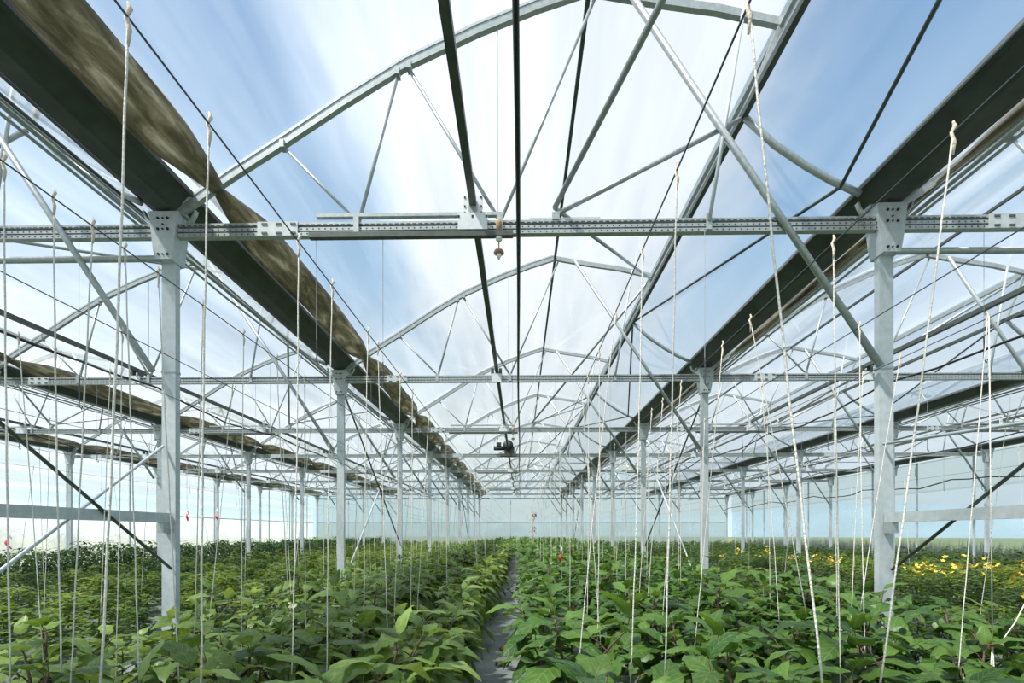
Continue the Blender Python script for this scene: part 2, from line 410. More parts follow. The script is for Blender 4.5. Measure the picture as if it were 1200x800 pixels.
spn = {-2: 'the pepper rows', -1: 'the small tomato plants', 0: 'the eggplant beds', 1: 'the flowering tomatoes', 2: 'the weedy wall side'}
for k in SPANS:
    x = OX + 8 * k
    tag(link('ridge_purlin', ridge, None, (x, 0, 0)), 'dark ridge purlin running the roof crest above ' + spn[k], 'purlin', 'ridge purlins')
    tag(link('vent_rail', upp, None, (x, 0, 0)), 'upper grey vent rail at roof edge above ' + spn[k], 'rail', 'vent rails')
    tag(link('vent_rail', lop, None, (x, 0, 0)), 'lower dark vent rail under the roof edge above ' + spn[k], 'rail', 'vent rails')
    tag(link('drive_shaft', shaft, None, (x, 0, 0)), 'square dark drive shaft across the truss chords above ' + spn[k], 'shaft', 'vent drive shafts')
# black water pipe hung under the chords, sagging a little between trusses
def pipe(k, seed, sag):
    r = random.Random(seed); pts = []
    y = YB
    while y < YE - 0.3:
        f = ((y - Y1) / S) % 1.0
        pts.append((OX + 8 * k - 0.06 + sag * 0.6 * math.sin(y * 0.55 + seed), y, HB - 0.15 - sag * math.sin(math.pi * f) * r.uniform(0.7, 1.2)))
        y += S / 8
    b = MB().path(pts, 0.022, 8)
    o = b.build('water_pipe', M['black'], None, True)
    tag(o, 'black plastic water pipe %s under the truss chords above %s' % ('strung straight' if sag < 0.05 else 'sagging', spn[k]), 'pipe', 'overhead water pipes')
    cl = MB()
    for i in range(0, 8): cl.tube((pts[0][0], Y1 + i * S - 0.03 + 2.0, HB - 0.19), (pts[0][0], Y1 + i * S + 0.03 + 2.0, HB - 0.19), 0.034, 8)
    return o
for k in SPANS: pipe(k, k + 5, 0.02 if k == 0 else 0.16)
pts = [(XR - 0.6 + 0.1 * math.sin(i * 0.9), 9 + i * 0.9, CAMZ + 2.3 + 0.10 * math.sin(i * 1.05) + 0.05 * math.sin(i * 2.3)) for i in range(41)]
tag(MB().path(pts, 0.028, 6).build('cable', M['black'], None, True), 'wavy black cable strung along the wall with weeds at its foot', 'cable')

NTH = ['', 'first', 'second', 'third', 'fourth', 'fifth', 'sixth', 'seventh', 'eighth', 'ninth', 'tenth', 'eleventh', 'twelfth', 'thirteenth', 'fourteenth', 'fifteenth']
def nth(y): return NTH[int(round((YE - y) / S)) + 1]
# ------------------------------------------------------------------ trusses
CH = [(-0.035, -0.074), (0.035, -0.074), (0.035, 0.074), (-0.035, 0.074), (-0.035, 0.042), (0.015, 0.042), (0.015, 0.018), (-0.035, 0.018), (-0.035, -0.018), (0.015, -0.018), (0.015, -0.034), (-0.035, -0.034)]
def P(px, py, dy=0.0): x, z = L(px, py); return (x, dy, z)
def make_truss(kind, detail):
    e = empty('roof_truss')
    b = MB().extrude(CH, 'x', -3.93, 3.93)
    ch = b.build('bottom_chord', M['galv'], e); ch.location = (0, 0, HB)
    if detail:
        h = MB(); x = -3.86
        while x < 3.9:
            for z, hh in ((0.0, 0.007), (-0.054, 0.007)):
                h.box((x - 0.007, -0.0365, z - hh), (x + 0.007, -0.0345, z + hh))
            x += 0.0665
        x = -3.86
        while x < 3.9:
            h.box((x - 0.022, -0.0365, 0.044), (x + 0.022, -0.0345, 0.052)); x += 0.0665
        hp = h.build('perforation', M['hole'], e); hp.location = (0, 0, HB); tag(hp, kind='stuff')
    a = [(x, 0, z) for x, z in arch]
    MB().barpath(a, 0.06, 0.085).build('arch_tube', M['galv'], e)
    MB().barpath([(x, 0, z + 0.062) for x, z in arch], 0.075, 0.03).build('film_clamp', M['post'], e)
    MB().barpath([(x, 0, z) for x, z in roofR], 0.06, 0.085).build('arch_tube', M['galv'], e)
    MB().path([(x, 0, z) for x, z in lower], 0.036, 8).build('vent_arm', M['galv'], e, True)
    def strut(p, q, r, mt='galv', dy=0.0):
        s_ = MB().tube(P(*p, dy), P(*q, dy), r).build('strut', M[mt], e, True)
    strut((332, 172), (418, 259), 0.018); strut((466, 88), (421, 259), 0.021)
    strut((480, 82), (584, 256), 0.021); strut((697, -2), (588, 256), 0.019)
    strut((735, -3), (1027, 431), 0.036, 'galv', -0.062); strut((869, 18), (829, 262), 0.021, 'post', -0.05)
    MB().tube(P(583, 29), P(583, 258), 0.006, 6).build('tie_rod', M['galv'], e)
    MB().bar((ux, 0, uz), (lx, 0, lz), 0.05, 0.05).build('vent_post', M['galv'], e)
    for px, py in ((419, 259), (586, 258), (829, 261)):
        x, z = L(px, py); MB().box((x - 0.03, -0.052, HB - 0.06), (x + 0.03, -0.036, HB + 0.12)).build('clamp_plate', M['galv'], e)
    for px, py in ((332, 170), (466, 85), (480, 78)):
        x, z = L(px, py); MB().box((x - 0.025, -0.045, z - 0.05), (x + 0.025, 0.045, z + 0.035)).build('clamp_plate', M['galv'], e)
    sp = MB().box((-2.95, -0.048, HB - 0.078), (-2.5, -0.036, HB + 0.078)).build('splice_plate', M['post'], e)
    if detail:
        for i in range(3):
            for zz in (-0.05, 0.05):
                MB().box((-2.90 + i * 0.16, -0.056, HB + zz - 0.010), (-2.84 + i * 0.16, -0.047, HB + zz + 0.010)).build('bolt', M['dark'], sp)
    if kind == 'A':
        strut((650, 252), (867, 140), 0.026)
        x, z = L(650, 254); MB().box((x - 0.28, -0.03, HB + 0.074), (x + 0.5, 0.03, HB + 0.10)).build('mounting_rail', M['post'], e)
        MB().box((x - 0.03, -0.05, HB + 0.074), (x + 0.05, 0.05, HB + 0.15)).build('clamp_plate', M['galv'], e)
    return e
tlab = {-2: 'over the pepper rows', -1: 'over the small tomato plants', 0: 'over the eggplant beds', 1: 'over the flowering tomatoes', 2: 'beside the weedy wall'}
protoT = {}
for k in SPANS:
    for i, y in enumerate(ROWS):
        kind = 'A' if i % 2 == 1 else 'B'; key = (kind, i <= 3)
        if key not in protoT:
            o = protoT[key] = make_truss(*key); o.location = (OX + 8 * k, y, 0)
        else: o = copy_tree(protoT[key], None, (OX + 8 * k, y, 0))
        tag(o, 'galvanised arched roof truss %s, %s from the end wall' % (tlab[k], nth(y)), 'truss', 'roof trusses ' + tlab[k])

# roof braces between the trusses
def brace(p, q, r, label, group, mt='galv'):
    p, q = Vector(p), Vector(q)
    o = MB().tube(p - p, q - p, r).build('roof_brace', M[mt], None, True); o.location = p
    return tag(o, label, 'brace', group)
nx, nz = L(650, 254); nz += 0.10
gx, gz = L(985, 219)
for k in SPANS:
    x = OX + 8 * k
    for i in range(0, 9, 2):
        y = Y1 + i * S
        for d in (-1, 1):
            if y + d * S > YE + 0.1: continue
            brace((x + nx, y, nz), (x + ux - 0.02, y + d * S, uz - 0.06), 0.030 if d < 0 else 0.024, 'tube brace from %s truss chord up to vent rail above %s' % (nth(y), spn[k]), 'braces from chord to vent rail')
            brace((x + gx, y, gz), (x + lx, y + d * S, lz), 0.020, 'thin dark brace zigzagging from gutter to vent rail above ' + spn[k], 'braces along the vent', 'dark')

# ------------------------------------------------------------------ posts
def make_post(detail):
    e = empty('support_post')
    MB().box((-0.078, -0.0, 0.0), (0.078, 0.075, CAMZ + 3.10)).build('column', M['post'], e)
    MB().box((-0.082, -0.005, CAMZ + 1.81), (0.082, 0.08, CAMZ + 1.835)).build('joint_band', M['galv'], e)
    b = MB(); z0, z1 = CAMZ + 3.05, GZ - 0.02
    sec = [(-0.092, z0), (0.092, z0), (0.115, z0 + 0.12), (0.165, z1), (-0.165, z1), (-0.115, z0 + 0.12)]
    for yy in (-0.085, 0.12):
        for x, z in sec: b.v.append((x, yy, z))
    for j in range(6): b.face(j, (j + 1) % 6, 6 + (j + 1) % 6, 6 + j)
    b.face(0, 5, 4, 3, 2, 1); b.face(*range(6, 12))
    g = b.build('gusset_plate', M['post'], e)
    MB().box((-0.20, -0.03, GZ - 0.03), (0.20, 0.10, GZ + 0.0)).build('gutter_saddle', M['galv'], e)
    for sg in (-1, 1):
        c = MB(); pts = []
        for q in range(6):
            a = q / 5 * 1.2; pts.append((sg * (0.14 + 0.17 * math.sin(a)), 0.03, GZ - 0.12 + 0.30 * (1 - math.cos(a)) * 0.9))
        c.barpath(pts, 0.05, 0.02).build('saddle_arm', M['galv'], e)
    if detail:
        for zz, xs in ((z1 - 0.08, (-0.055, 0.0, 0.055)), (z1 - 0.20, (-0.055, 0.0, 0.055)), (z0 + 0.05, (-0.05, 0.0, 0.05)), (z1 - 0.15, (0.0,))):
            for x in xs:
                r = 0.014 if abs(x) > 0.01 else 0.009
                MB().tube((x, -0.096, zz), (x, -0.084, zz), r, 8).build('bolt', M['hole'], g)
    MB().box((-0.11, -0.03, 0.0), (0.11, 0.11, 0.03)).build('base_plate', M['galv'], e)
    return e
pA = make_post(True); pB = make_post(False); used = set()
plab = {-3: 'steel post against the wall behind the peppers', -2: 'steel post between the peppers and small tomato plants',
        -1: 'steel post between pale eggplants and small tomato plants', 0: 'steel post between deep green eggplants and flowering tomatoes',
        1: 'steel post amid the flowering tomato beds', 2: 'steel post against the wall with weeds at its foot'}
for k in range(-3, 3):
    for i, y in enumerate(ROWS):
        pr = pA if i <= 3 else pB
        if pr.name in used: o = copy_tree(pr)
        else: used.add(pr.name); o = pr
        o.location = (OX + 4 + 8 * k, y + 0.02, 0)
        lab = '%s, %s from end wall' % (plab[k], nth(y))
        tag(o, lab, 'post', 'gutter posts: ' + plab[k])
# rails and crossed braces along the two inner post lines
for k, nm in ((-1, 'pale eggplants'), (0, 'deep green eggplants')):
    x = OX + 4 + 8 * k; y0, y1 = ROWS[0] + 0.1, ROWS[1]
    e = empty('side_rail', (x, 0, 0))
    MB().box((-0.03, y0, CAMZ + 0.12), (0.03, y1 + 0.01, CAMZ + 0.225)).build('rail', M['post'], e)
    MB().box((-0.035, y1 - 0.10, CAMZ + 0.0), (0.035, y1 + 0.012, CAMZ + 0.125)).build('bracket', M['galv'], e)
    tag(e, 'horizontal square steel rail bolted to the post beside the ' + nm, 'rail', 'side rails')
    for j, (ya, yb) in enumerate(((ROWS[0], ROWS[1]), (ROWS[2], ROWS[3]), (ROWS[6], ROWS[7]))):
        sx = 0.045
        for (za, zb, mt, s_) in ((CAMZ + 3.2, CAMZ - 0.40, 'dark', 1), (0.05 if j else -1, CAMZ + (3.0 if j else 0.98), 'post', -1)):
            p, q = Vector((x + s_ * sx, ya, za)), Vector((x + s_ * sx, yb, zb))
            if za < 0: p = atX(0, 674, x); p = q + (p - q) * 1.85; p.x = x + s_ * sx
            o = MB().tube(Vector(), q - p, 0.016 if j == 0 else 0.02).build('cross_brace', M[mt], None, True); o.location = p
            tag(o, '%s diagonal brace rod crossing another between posts beside the %s' % ('dark' if mt == 'dark' else 'light grey', nm), 'brace', 'crossed braces')
# level tubes of the side spans at the first truss
for k, nm in ((-1, 'small tomato plants'), (1, 'yellow-flowered tomatoes')):
    x = OX + 8 * k
    tag(MB().tube((x - 3.95, Y1 - 0.03, CAMZ + 3.07), (x + 3.95, Y1 - 0.03, CAMZ + 3.07), 0.035).build('tie_tube', M['galv'], None, True),
        'level round steel tube between posts just under a truss chord, over the ' + nm, 'tube', 'level tie tubes')

# ------------------------------------------------------------------ vent drive: gearboxes, bearings, motor
def gearbox(k, y):
    e = empty('vent_gearbox', (OX + 8 * k + shx, y, HB))
    h = MB().box((-0.16, -0.12, -0.075), (0.16, -0.04, 0.105)).build('housing', M['white'], e)
    for xx in (-0.15, 0.0, 0.15): MB().box((xx - 0.010, -0.125, 0.05), (xx + 0.010, -0.119, 0.075)).build('bolt', M['hole'], h)
    pl = MB().box((-0.105, -0.06, 0.10), (0.105, -0.035, 0.33)).build('backplate', M['white'], e)
    for xx in (-0.09, 0.09):
        for zz in (0.14, 0.21, 0.31): MB().box((xx - 0.008, -0.068, zz - 0.01), (xx + 0.008, -0.059, zz + 0.01)).build('bolt', M['hole'], pl)
    MB().bar((-1.75, -0.01, 0.15), (0.34, -0.01, 0.15), 0.05, 0.035).build('rack_rod', M['galv'], e)
    MB().bar((-1.8, -0.085, -0.115), (0.44, -0.085, -0.115), 0.06, 0.055).build('rack_rod', M['dark'], e)
    MB().box((-0.05, -0.09, 0.105), (0.05, -0.06, 0.20)).build('shaft_collar', M['galv'], e)
    return tag(e, 'pale gearbox above %s, on the %s truss from the end wall' % (spn[k], nth(y)), 'gearbox', 'vent gearboxes')
def bearing(k, y):
    e = empty('shaft_bearing', (OX + 8 * k + shx, y, HB))
    MB().box((-0.11, -0.06, -0.08), (0.11, -0.036, 0.10)).build('saddle_plate', M['white'], e)
    MB().box((-0.12, -0.05, 0.10), (-0.055, 0.05, 0.22)).build('cheek', M['dark'], e)
    MB().box((0.055, -0.05, 0.10), (0.12, 0.05, 0.22)).build('cheek', M['dark'], e)
    return tag(e, 'small shaft bearing above %s, on the %s truss from end wall' % (spn[k], nth(y)), 'bearing', 'shaft bearings')
for k in SPANS:
    for i in range(0, 8):
        if k == 0 and i == 3: continue
        (gearbox if i % 2 == 0 else bearing)(k, Y1 + i * S)
e = empty('vent_motor', (OX + shx, Y1 + 3 * S, HB))
MB().box((-0.34, -0.22, -0.06), (0.36, 0.10, 0.05)).build('mounting_plate', M['dark'], e)
MB().tube((0, -0.22, 0.42), (0, 0.16, 0.42), 0.22, 16).build('gear_housing', M['motor'], e, True)
MB().box((-0.16, -0.2, 0.05), (0.26, 0.1, 0.36)).build('gear_body', M['motor'], e)
MB().tube((-0.62, -0.1, 0.30), (-0.12, -0.1, 0.30), 0.095, 12).build('motor_body', M['motor'], e, True)
MB().box((-0.50, -0.2, 0.38), (-0.30, -0.02, 0.54)).build('terminal_box', M['motor'], e)
MB().tube((0, -0.235, 0.42), (0, -0.22, 0.42), 0.12, 14).build('cover_disc', M['dark'], e, True)
tag(e, 'black vent motor and gear housing mounted on a truss chord', 'motor')
# misting nozzles
for i in range(0, 8, 2):
    x, z = L(585, 258)
    e = empty('misting_nozzle', (OX + x, Y1 + i * S - 0.075, HB))
    MB().path([(0, 0, 0.06), (0, -0.01, 0.0), (0, 0, -0.10)], [0.02, 0.034, 0.022], 8).build('tape_wrap', M['brown'], e, True)
    MB().tube((0, 0, -0.10), (0, 0, -0.34), 0.008, 6).build('drop_tube', M['brass'], e, True)
    MB().path([(0, 0, -0.12), (0, 0, -0.14), (0, 0, -0.17), (0, 0, -0.19)], [0.015, 0.036, 0.036, 0.015], 10).build('weight', M['ribbonwhite'], e, True)
    MB().path([(0, 0, -0.27), (0, 0, -0.29), (0, 0, -0.315), (0, 0, -0.33)], [0.014, 0.05, 0.06, 0.03], 10).build('nozzle_head', M['brass'], e, True)
    MB().path([(0, 0, -0.33), (0, 0, -0.36), (0, 0, -0.385)], [0.03, 0.022, 0.006], 8).build('nozzle_tip', M['ribbonwhite'], e, True)
    tag(e, 'brass misting nozzle hanging from the %s truss chord, counted from the end wall' % nth(Y1 + i * S), 'nozzle', 'misting nozzles')

# ------------------------------------------------------------------ plants
def leaf_mesh(name, mt, seed, Wd=0.305, lobes=True, pet=0.35):
    r = random.Random(seed); b = MB(); NY, NX = 6, 4
    ph = r.uniform(0, 6); droop = r.uniform(0.3, 0.75); fold = r.uniform(0.05, 0.22); tw = r.uniform(-0.15, 0.15)
    tot = 1.0
    def fn(a, c):
        tt = a; s_ = c * 2 - 1
        wd = Wd * (math.sin(math.pi * min(1, (tt * 0.94 + 0.06)) ** 0.82) ** 0.75) if tt < 0.999 else 0.0
        if lobes: wd *= 1 + 0.16 * math.sin(tt * 15 + ph + (0.9 if s_ > 0 else 0))
        z = -droop * tt * tt + fold * abs(s_) * wd * 2 - 0.06 * (abs(s_) ** 3) + 0.045 * abs(s_) * math.sin(tt * 13 + ph * 2 + s_ * 2) + tw * s_ * tt * 0.4
        return (s_ * wd, pet + tt * (1 - 0.18 * droop), 0.12 + z)
    b.grid(fn, NY, NX)
    b.mi = 1; b.path([(0, 0, 0), (0, pet * 0.6, 0.10), (0, pet + 0.05, 0.12)], [0.022, 0.016, 0.012], 3, False)
    return b.mesh(name, [mt, M['stem']], True), b
def low_leaf(mt_i=0, Wd=0.36):
    b = MB(); b.v = [(0, 0.2, 0.08), (Wd, 0.62, 0.12), (0, 0.7, 0.05), (-Wd, 0.62, 0.12), (0, 1.25, -0.22)]
    b.f = [(0, 1, 2), (0, 2, 3), (1, 4, 2), (2, 4, 3)]; b.m = [mt_i] * 4; return b
LD = [leaf_mesh('leaf', M['eggD'], s) for s in range(5)]
LL = [leaf_mesh('leaf', M['eggL'], s + 20) for s in range(5)]

def egg_layout(seed):
    """stem paths and leaf matrices for one eggplant about 0.9 m tall"""
    r = random.Random(seed); stems = []; leaves = []
    H = r.uniform(0.80, 1.0)
    def stem(p0, d, ln, n, r0, r1):
        pts = [Vector(p0)]; dd = Vector(d).normalized()
        for i in range(n):
            dd = (dd + Vector((r.uniform(-.12, .12), r.uniform(-.12, .12), 0.08))).normalized()
            pts.append(pts[-1] + dd * (ln / n))
        stems.append((pts, [r0 + (r1 - r0) * i / n for i in range(n + 1)])); return pts
    mainp = stem((0, 0, 0), (r.uniform(-.06, .06), r.uniform(-.06, .06), 1), H * 0.85, 6, 0.014, 0.006)
    axes = [mainp]
    for j in range(3):
        a = r.uniform(0, 6.28); axes.append(stem(mainp[2 + j % 2], (math.cos(a) * 0.75, math.sin(a) * 0.75, 0.9), H * r.uniform(0.38, 0.55), 4, 0.009, 0.005))
    ang = r.uniform(0, 6.28)
    for ai, ax in enumerate(axes):
        n = 17 if ai == 0 else 8
        for q in range(n):
            tt = (0.22 if ai == 0 else 0.15) + (1 - (0.22 if ai == 0 else 0.15)) * (q / (n - 1)) ** 0.9
            f = tt * (len(ax) - 1); kk = min(int(f), len(ax) - 2); p = ax[kk].lerp(ax[kk + 1], f - kk)
            ang += 2.4 + r.uniform(-.3, .3)
            top = tt if ai == 0 else 0.45 + 0.5 * tt
            pitch = math.radians(-18 + 62 * max(0, top - 0.45) / 0.55 + r.uniform(-16, 16))
            size = (0.30 - 0.11 * max(0, top - 0.55) / 0.45) * r.uniform(0.8, 1.18)
            if q == n - 1: size *= 0.8; pitch += 0.5
            Mx = Matrix.Translation(p) @ Matrix.Rotation(ang, 4, 'Z') @ Matrix.Rotation(pitch, 4, 'X') @ Matrix.Rotation(r.uniform(-.35, .35), 4, 'Y') @ Matrix.Scale(size, 4)
            leaves.append((r.randrange(5), Mx))
    return stems, leaves
LAY = [egg_layout(s + 100) for s in range(7)]
def stem_mb(stems):
    b = MB()
    for pts, rad in stems: b.path(pts, rad, 5)
    return b
STEMS = [stem_mb(s).mesh('stem', M['stem'], True) for s, l in LAY]
def egg_joined(i, LV, mt):
    b = MB(); st, lv = LAY[i]
    for k, Mx in lv: b.add(LV[k][1], Mx)
    sm = stem_mb(st); sm.m = [1] * len(sm.f); b.add(sm, Matrix())
    return b.mesh('eggplant', [mt, M['stem']], True)
JD = [egg_joined(i, LD, M['eggD']) for i in range(7)]
JL = [egg_joined(i, LL, M['eggL']) for i in range(7)]
R = random.Random(11)
ORD = ['first', 'second', 'third', 'fourth', 'fifth']
rowsL = [-0.74, -1.58, -2.38, -3.12]; rowsR = [0.33, 1.14, 1.94, 2.68, 3.35]
spots = []
for rows, pale in ((rowsL, True), (rowsR, False)):
    for ri, x in enumerate(rows):
        y = 1.35 + 0.2 * ri * (1 if pale else 0.7) + R.uniform(0, 0.2)
        while y < YE - 1.0:
            if abs(x) < 1.13 * y + 0.9: spots.append((y, x + R.uniform(-0.07, 0.07), ri, pale))
            y += 0.50 + R.uniform(-0.05, 0.06)
spots.sort()
far = {True: MB(), False: MB()}
cnt = 0
for y, x, ri, pale in spots:
    cnt += 1; v = R.randrange(7); rz = R.uniform(0, 6.28); sc_ = R.uniform(0.86, 1.16)
    if pale and ri >= 2: sc_ *= 0.86
    if y > 18: sc_ *= 1.06
    MX = Matrix.Translation((x, y, 0.0)) @ Matrix.Rotation(rz, 4, 'Z') @ Matrix.Scale(sc_, 4)
    if cnt > 300:
        fb = far[pale]; ll = low_leaf()
        for k, Mx in LAY[v][1][::1]: fb.add(ll, MX @ Mx)
        continue
    lab = '%s broad-leaved eggplant in the %s row from the mat path' % ('pale green' if pale else 'deep green', ORD[ri])
    grp = '%s eggplants, %s row from the path' % ('pale green' if pale else 'deep green', ORD[ri])
    if y < 11.5:
        e = empty('eggplant'); e.matrix_basis = MX
        link('stem', STEMS[v], e)
        LV = LL if pale else LD
        for k, Mx in LAY[v][1]: link('leaf', LV[k][0], e, M=Mx)
    else:
        e = link('eggplant', (JL if pale else JD)[v], None, M=MX)
    tag(e, lab, 'eggplant', grp)
for pale in (True, False):
    o = far[pale].build('eggplant_rows', M['eggL'] if pale else M['eggD'], None, True)
    tag(o, 'distant %s eggplants merging into leafy rows towards the end wall' % ('pale green' if pale else 'deep green'), 'eggplants', kind='stuff')

# small tomato plants: feathery compound leaves
def tom_mb(seed, n_leaf, lo=False):
    r = random.Random(seed); b = MB(); H = r.uniform(0.50, 0.72)
    b.mi = 1
    if not lo: b.path([(0, 0, 0), (0.02, 0, H * .5), (-0.01, 0.02, H)], [0.012, 0.009, 0.005], 4)
    b.mi = 0; ang = 0
    for q in range(n_leaf):
        tt = 0.12 + 0.88 * q / (n_leaf - 1); ang += 2.4 + r.uniform(-.4, .4)
        p = Vector((0, 0, H * tt)); ln = r.uniform(0.20, 0.34) * (1.05 - 0.45 * tt); rise = r.uniform(0.0, 0.5) + 0.5 * tt
        Mx = Matrix.Translation(p) @ Matrix.Rotation(ang, 4, 'Z')
        for j in range(4 if lo else 5):
            f = (j + 1) / 5
            c = Vector((0, ln * f, ln * (rise * f - 0.9 * f * f)))
            for sd in ((0,) if j == 4 else (-1, 1)):
                la = r.uniform(0.055, 0.10) * (1.5 if lo else 1); wa = la * 0.42
                a2 = sd * r.uniform(0.8, 1.3); d = Vector((math.sin(a2), math.cos(a2), r.uniform(-0.5, 0.35))).normalized()
                sdv = d.cross(Vector((0, 0, 1))).normalized() * wa; zc = Vector((0, 0, r.uniform(-.015, .02)))
                k = len(b.v)
                for pt in (c, c + d * la * .5 + sdv + zc, c + d * la, c + d * la * .5 - sdv + zc, c + d * la * .5): b.v.append(tuple(Mx @ pt))
                if lo: b.face(k, k + 1, k + 2, k + 3)
                else:
                    b.face(k, k + 1, k + 4); b.face(k + 1, k + 2, k + 4); b.face(k + 2, k + 3, k + 4); b.face(k + 3, k, k + 4)
    return b
TOM = []
for s in range(6):
    b = tom_mb(s + 40, 36); fol = MB(); stm = MB()
    fol.v = b.v; fol.f = [f for f, m_ in zip(b.f, b.m) if m_ == 0]; fol.m = [0] * len(fol.f)
    stm.v = b.v; stm.f = [f for f, m_ in zip(b.f, b.m) if m_ == 1]; stm.m = [0] * len(stm.f)
    TOM.append((fol.mesh('foliage', M['tom'], False), stm.mesh('stem', M['gstem'], True), b.mesh('tomato_plant', [M['tom'], M['gstem']], False)))
TLO = [tom_mb(s + 60, 12, True) for s in range(3)]
fl = MB()
for j in range(5):
    a = j * 1.2566; a2 = a + 0.5; a3 = a - 0.5
    k = len(fl.v); fl.v += [(0, 0, 0), (math.cos(a3) * .6, math.sin(a3) * .6, .25), (math.cos(a), math.sin(a), .35), (math.cos(a2) * .6, math.sin(a2) * .6, .25)]
    fl.face(k, k + 1, k + 2, k + 3)
FLW = fl.mesh('flower', M['yellow'])
def plant_bed(rows, step, label, group, name, right, limit):
    sp = []
    for ri, x in enumerate(rows):
        y = 3.0 + R.uniform(0, .4)
        while y < YE - 0.8:
            if abs(x) < 1.12 * y + 0.6: sp.append((y, x + R.uniform(-.12, .12), ri))
            y += step + R.uniform(-.08, .08)
    sp.sort(key=lambda p: p[0] * p[0] + p[1] * p[1])
    fb = MB()
    for n, (y, x, ri) in enumerate(sp):
        v = R.randrange(6); s_ = R.uniform(0.85, 1.25)
        MX = Matrix.Translation((x, y, 0)) @ Matrix.Rotation(R.uniform(0, 6.28), 4, 'Z') @ Matrix.Scale(s_, 4)
        if n >= limit: fb.add(TLO[v % 3], MX); continue
        flower = right and 5.0 < x < 10 and y < 17 and R.random() < (0.95 if 0.82 < x / y < 1.1 else 0.22)
        e = empty(name); e.matrix_basis = MX
        tag(link('foliage', TOM[v][0], e), kind='stuff'); link('stem', TOM[v][1], e)
        if flower:
            for j in range(R.randint(5, 16)):
                a = R.uniform(0, 6.28); rr_ = R.uniform(0.02, 0.18)
                f = link('flower', FLW, e, M=Matrix.Translation((rr_ * math.cos(a), rr_ * math.sin(a), R.uniform(0.62, 0.84))) @ Euler((R.uniform(-.9, .9), R.uniform(-.9, .9), 0)).to_matrix().to_4x4() @ Matrix.Scale(R.uniform(0.028, 0.048), 4))
        tag(e, '%s in the %s row from %s' % ('small bushy tomato plant with yellow flowers' if flower else label, NTH[ri + 1], 'the deep green eggplants' if right else 'the pale eggplants'), 'tomato plant', group + ', %s row%s' % (NTH[ri + 1], ' in flower' if flower else ''))
    if fb.f:
        o = fb.build('tomato_rows', M['tom']); tag(o, 'distant rows of small feathery green plants %s' % ('towards the weedy wall' if right else 'in front of the pepper rows'), 'tomato plants', kind='stuff')
plant_bed([-4.75, -5.6, -6.75, -7.6, -8.75, -9.6, -10.7], 0.62, 'small feathery tomato plant', 'small tomato plants by the peppers', 'tomato_plant', False, 140)
plant_bed([4.75, 5.55, 6.7, 7.5, 8.65, 9.5, 10.7, 11.5, 13.0, 14.0, 15.2, 16.2, 17.4, 18.4], 0.66, 'small bushy tomato plant', 'tomato plants on the weedy wall side', 'tomato_plant', True, 160)

# dark pepper plants
def pep_mb(seed, n):
    r = random.Random(seed); b = MB(); H = r.uniform(0.85, 1.1)
    b.mi = 1; b.path([(0, 0, 0), (0, 0, H * .8)], [0.014, 0.006], 4); b.mi = 0
    for q in range(n):
        z = H * (0.12 + 0.88 * (q / n)); a = q * 2.4; rad = r.uniform(0.05, 0.28) * (1.1 - 0.5 * q / n)
        Mx = Matrix.Translation((math.cos(a) * rad, math.sin(a) * rad, z)) @ Matrix.Rotation(a - 1.57 + r.uniform(-.6, .6), 4, 'Z') @ Matrix.Rotation(r.uniform(-.7, .5), 4, 'X') @ Matrix.Scale(r.uniform(0.10, 0.17), 4)
        b.add(low_leaf(0, 0.30), Mx)
    return b
PEP = [pep_mb(s, 150).mesh('pepper_plant', [M['pep'], M['gstem']]) for s in range(5)]
n = 0
for x in (-12.7, -13.5, -14.8, -15.6):
    y = 9.5
    while y < YE - 0.8 and n < 300:
        if abs(x) < 1.12 * y + 0.6:
            s_ = R.uniform(0.9, 1.12)
            o = link('pepper_plant', PEP[R.randrange(5)], None, M=Matrix.Translation((x + R.uniform(-.1, .1), y, 0)) @ Matrix.Rotation(R.uniform(0, 6.28), 4, 'Z') @ Matrix.Scale(s_, 4))
            tag(o, 'tall dark glossy pepper plant in the rows before the milky skirt wall', 'pepper plant', 'dark pepper plants'); n += 1
        y += 0.62 + R.uniform(-.06, .06)
# weeds along the wall
for inside in (True, False):
    b = MB(); r = random.Random(8 + inside)
    for i in range(3200 if inside else 5200):
        y = r.uniform(12, YE)
        x = XR + (r.uniform(-1.0, 0.05) if inside else r.uniform(0.85, 2.4)); h = (r.uniform(0.15, 0.5) * (1.5 if r.random() < 0.12 else 1)) if inside else r.uniform(0.3, 0.6) + 0.7 * r.random() ** 2; a = r.uniform(0, 6.28)
        wv_ = 0.012 if inside else 0.03; dx, dy = math.cos(a), math.sin(a); ln = r.uniform(0.05, 0.28); k = len(b.v)
        b.v += [(x - dy * wv_, y + dx * wv_, 0), (x + dy * wv_, y - dx * wv_, 0), (x + dx * ln * .4 + dy * wv_ * .7, y + dy * ln * .4 - dx * wv_ * .7, h * .65), (x + dx * ln, y + dy * ln, h), (x + dx * ln * .4 - dy * wv_ * .7, y + dy * ln * .4 + dx * wv_ * .7, h * .65)]
        b.face(k, k + 1, k + 2, k + 4); b.face(k + 4, k + 2, k + 3)
    tag(b.build('wall_weeds' if inside else 'meadow_grass', M['weed']), 'dry yellowish weeds and grass at the foot of the clear wall' if inside else 'tall meadow grass outside, blurred behind the clear wall', 'weeds' if inside else 'grass', kind='stuff')
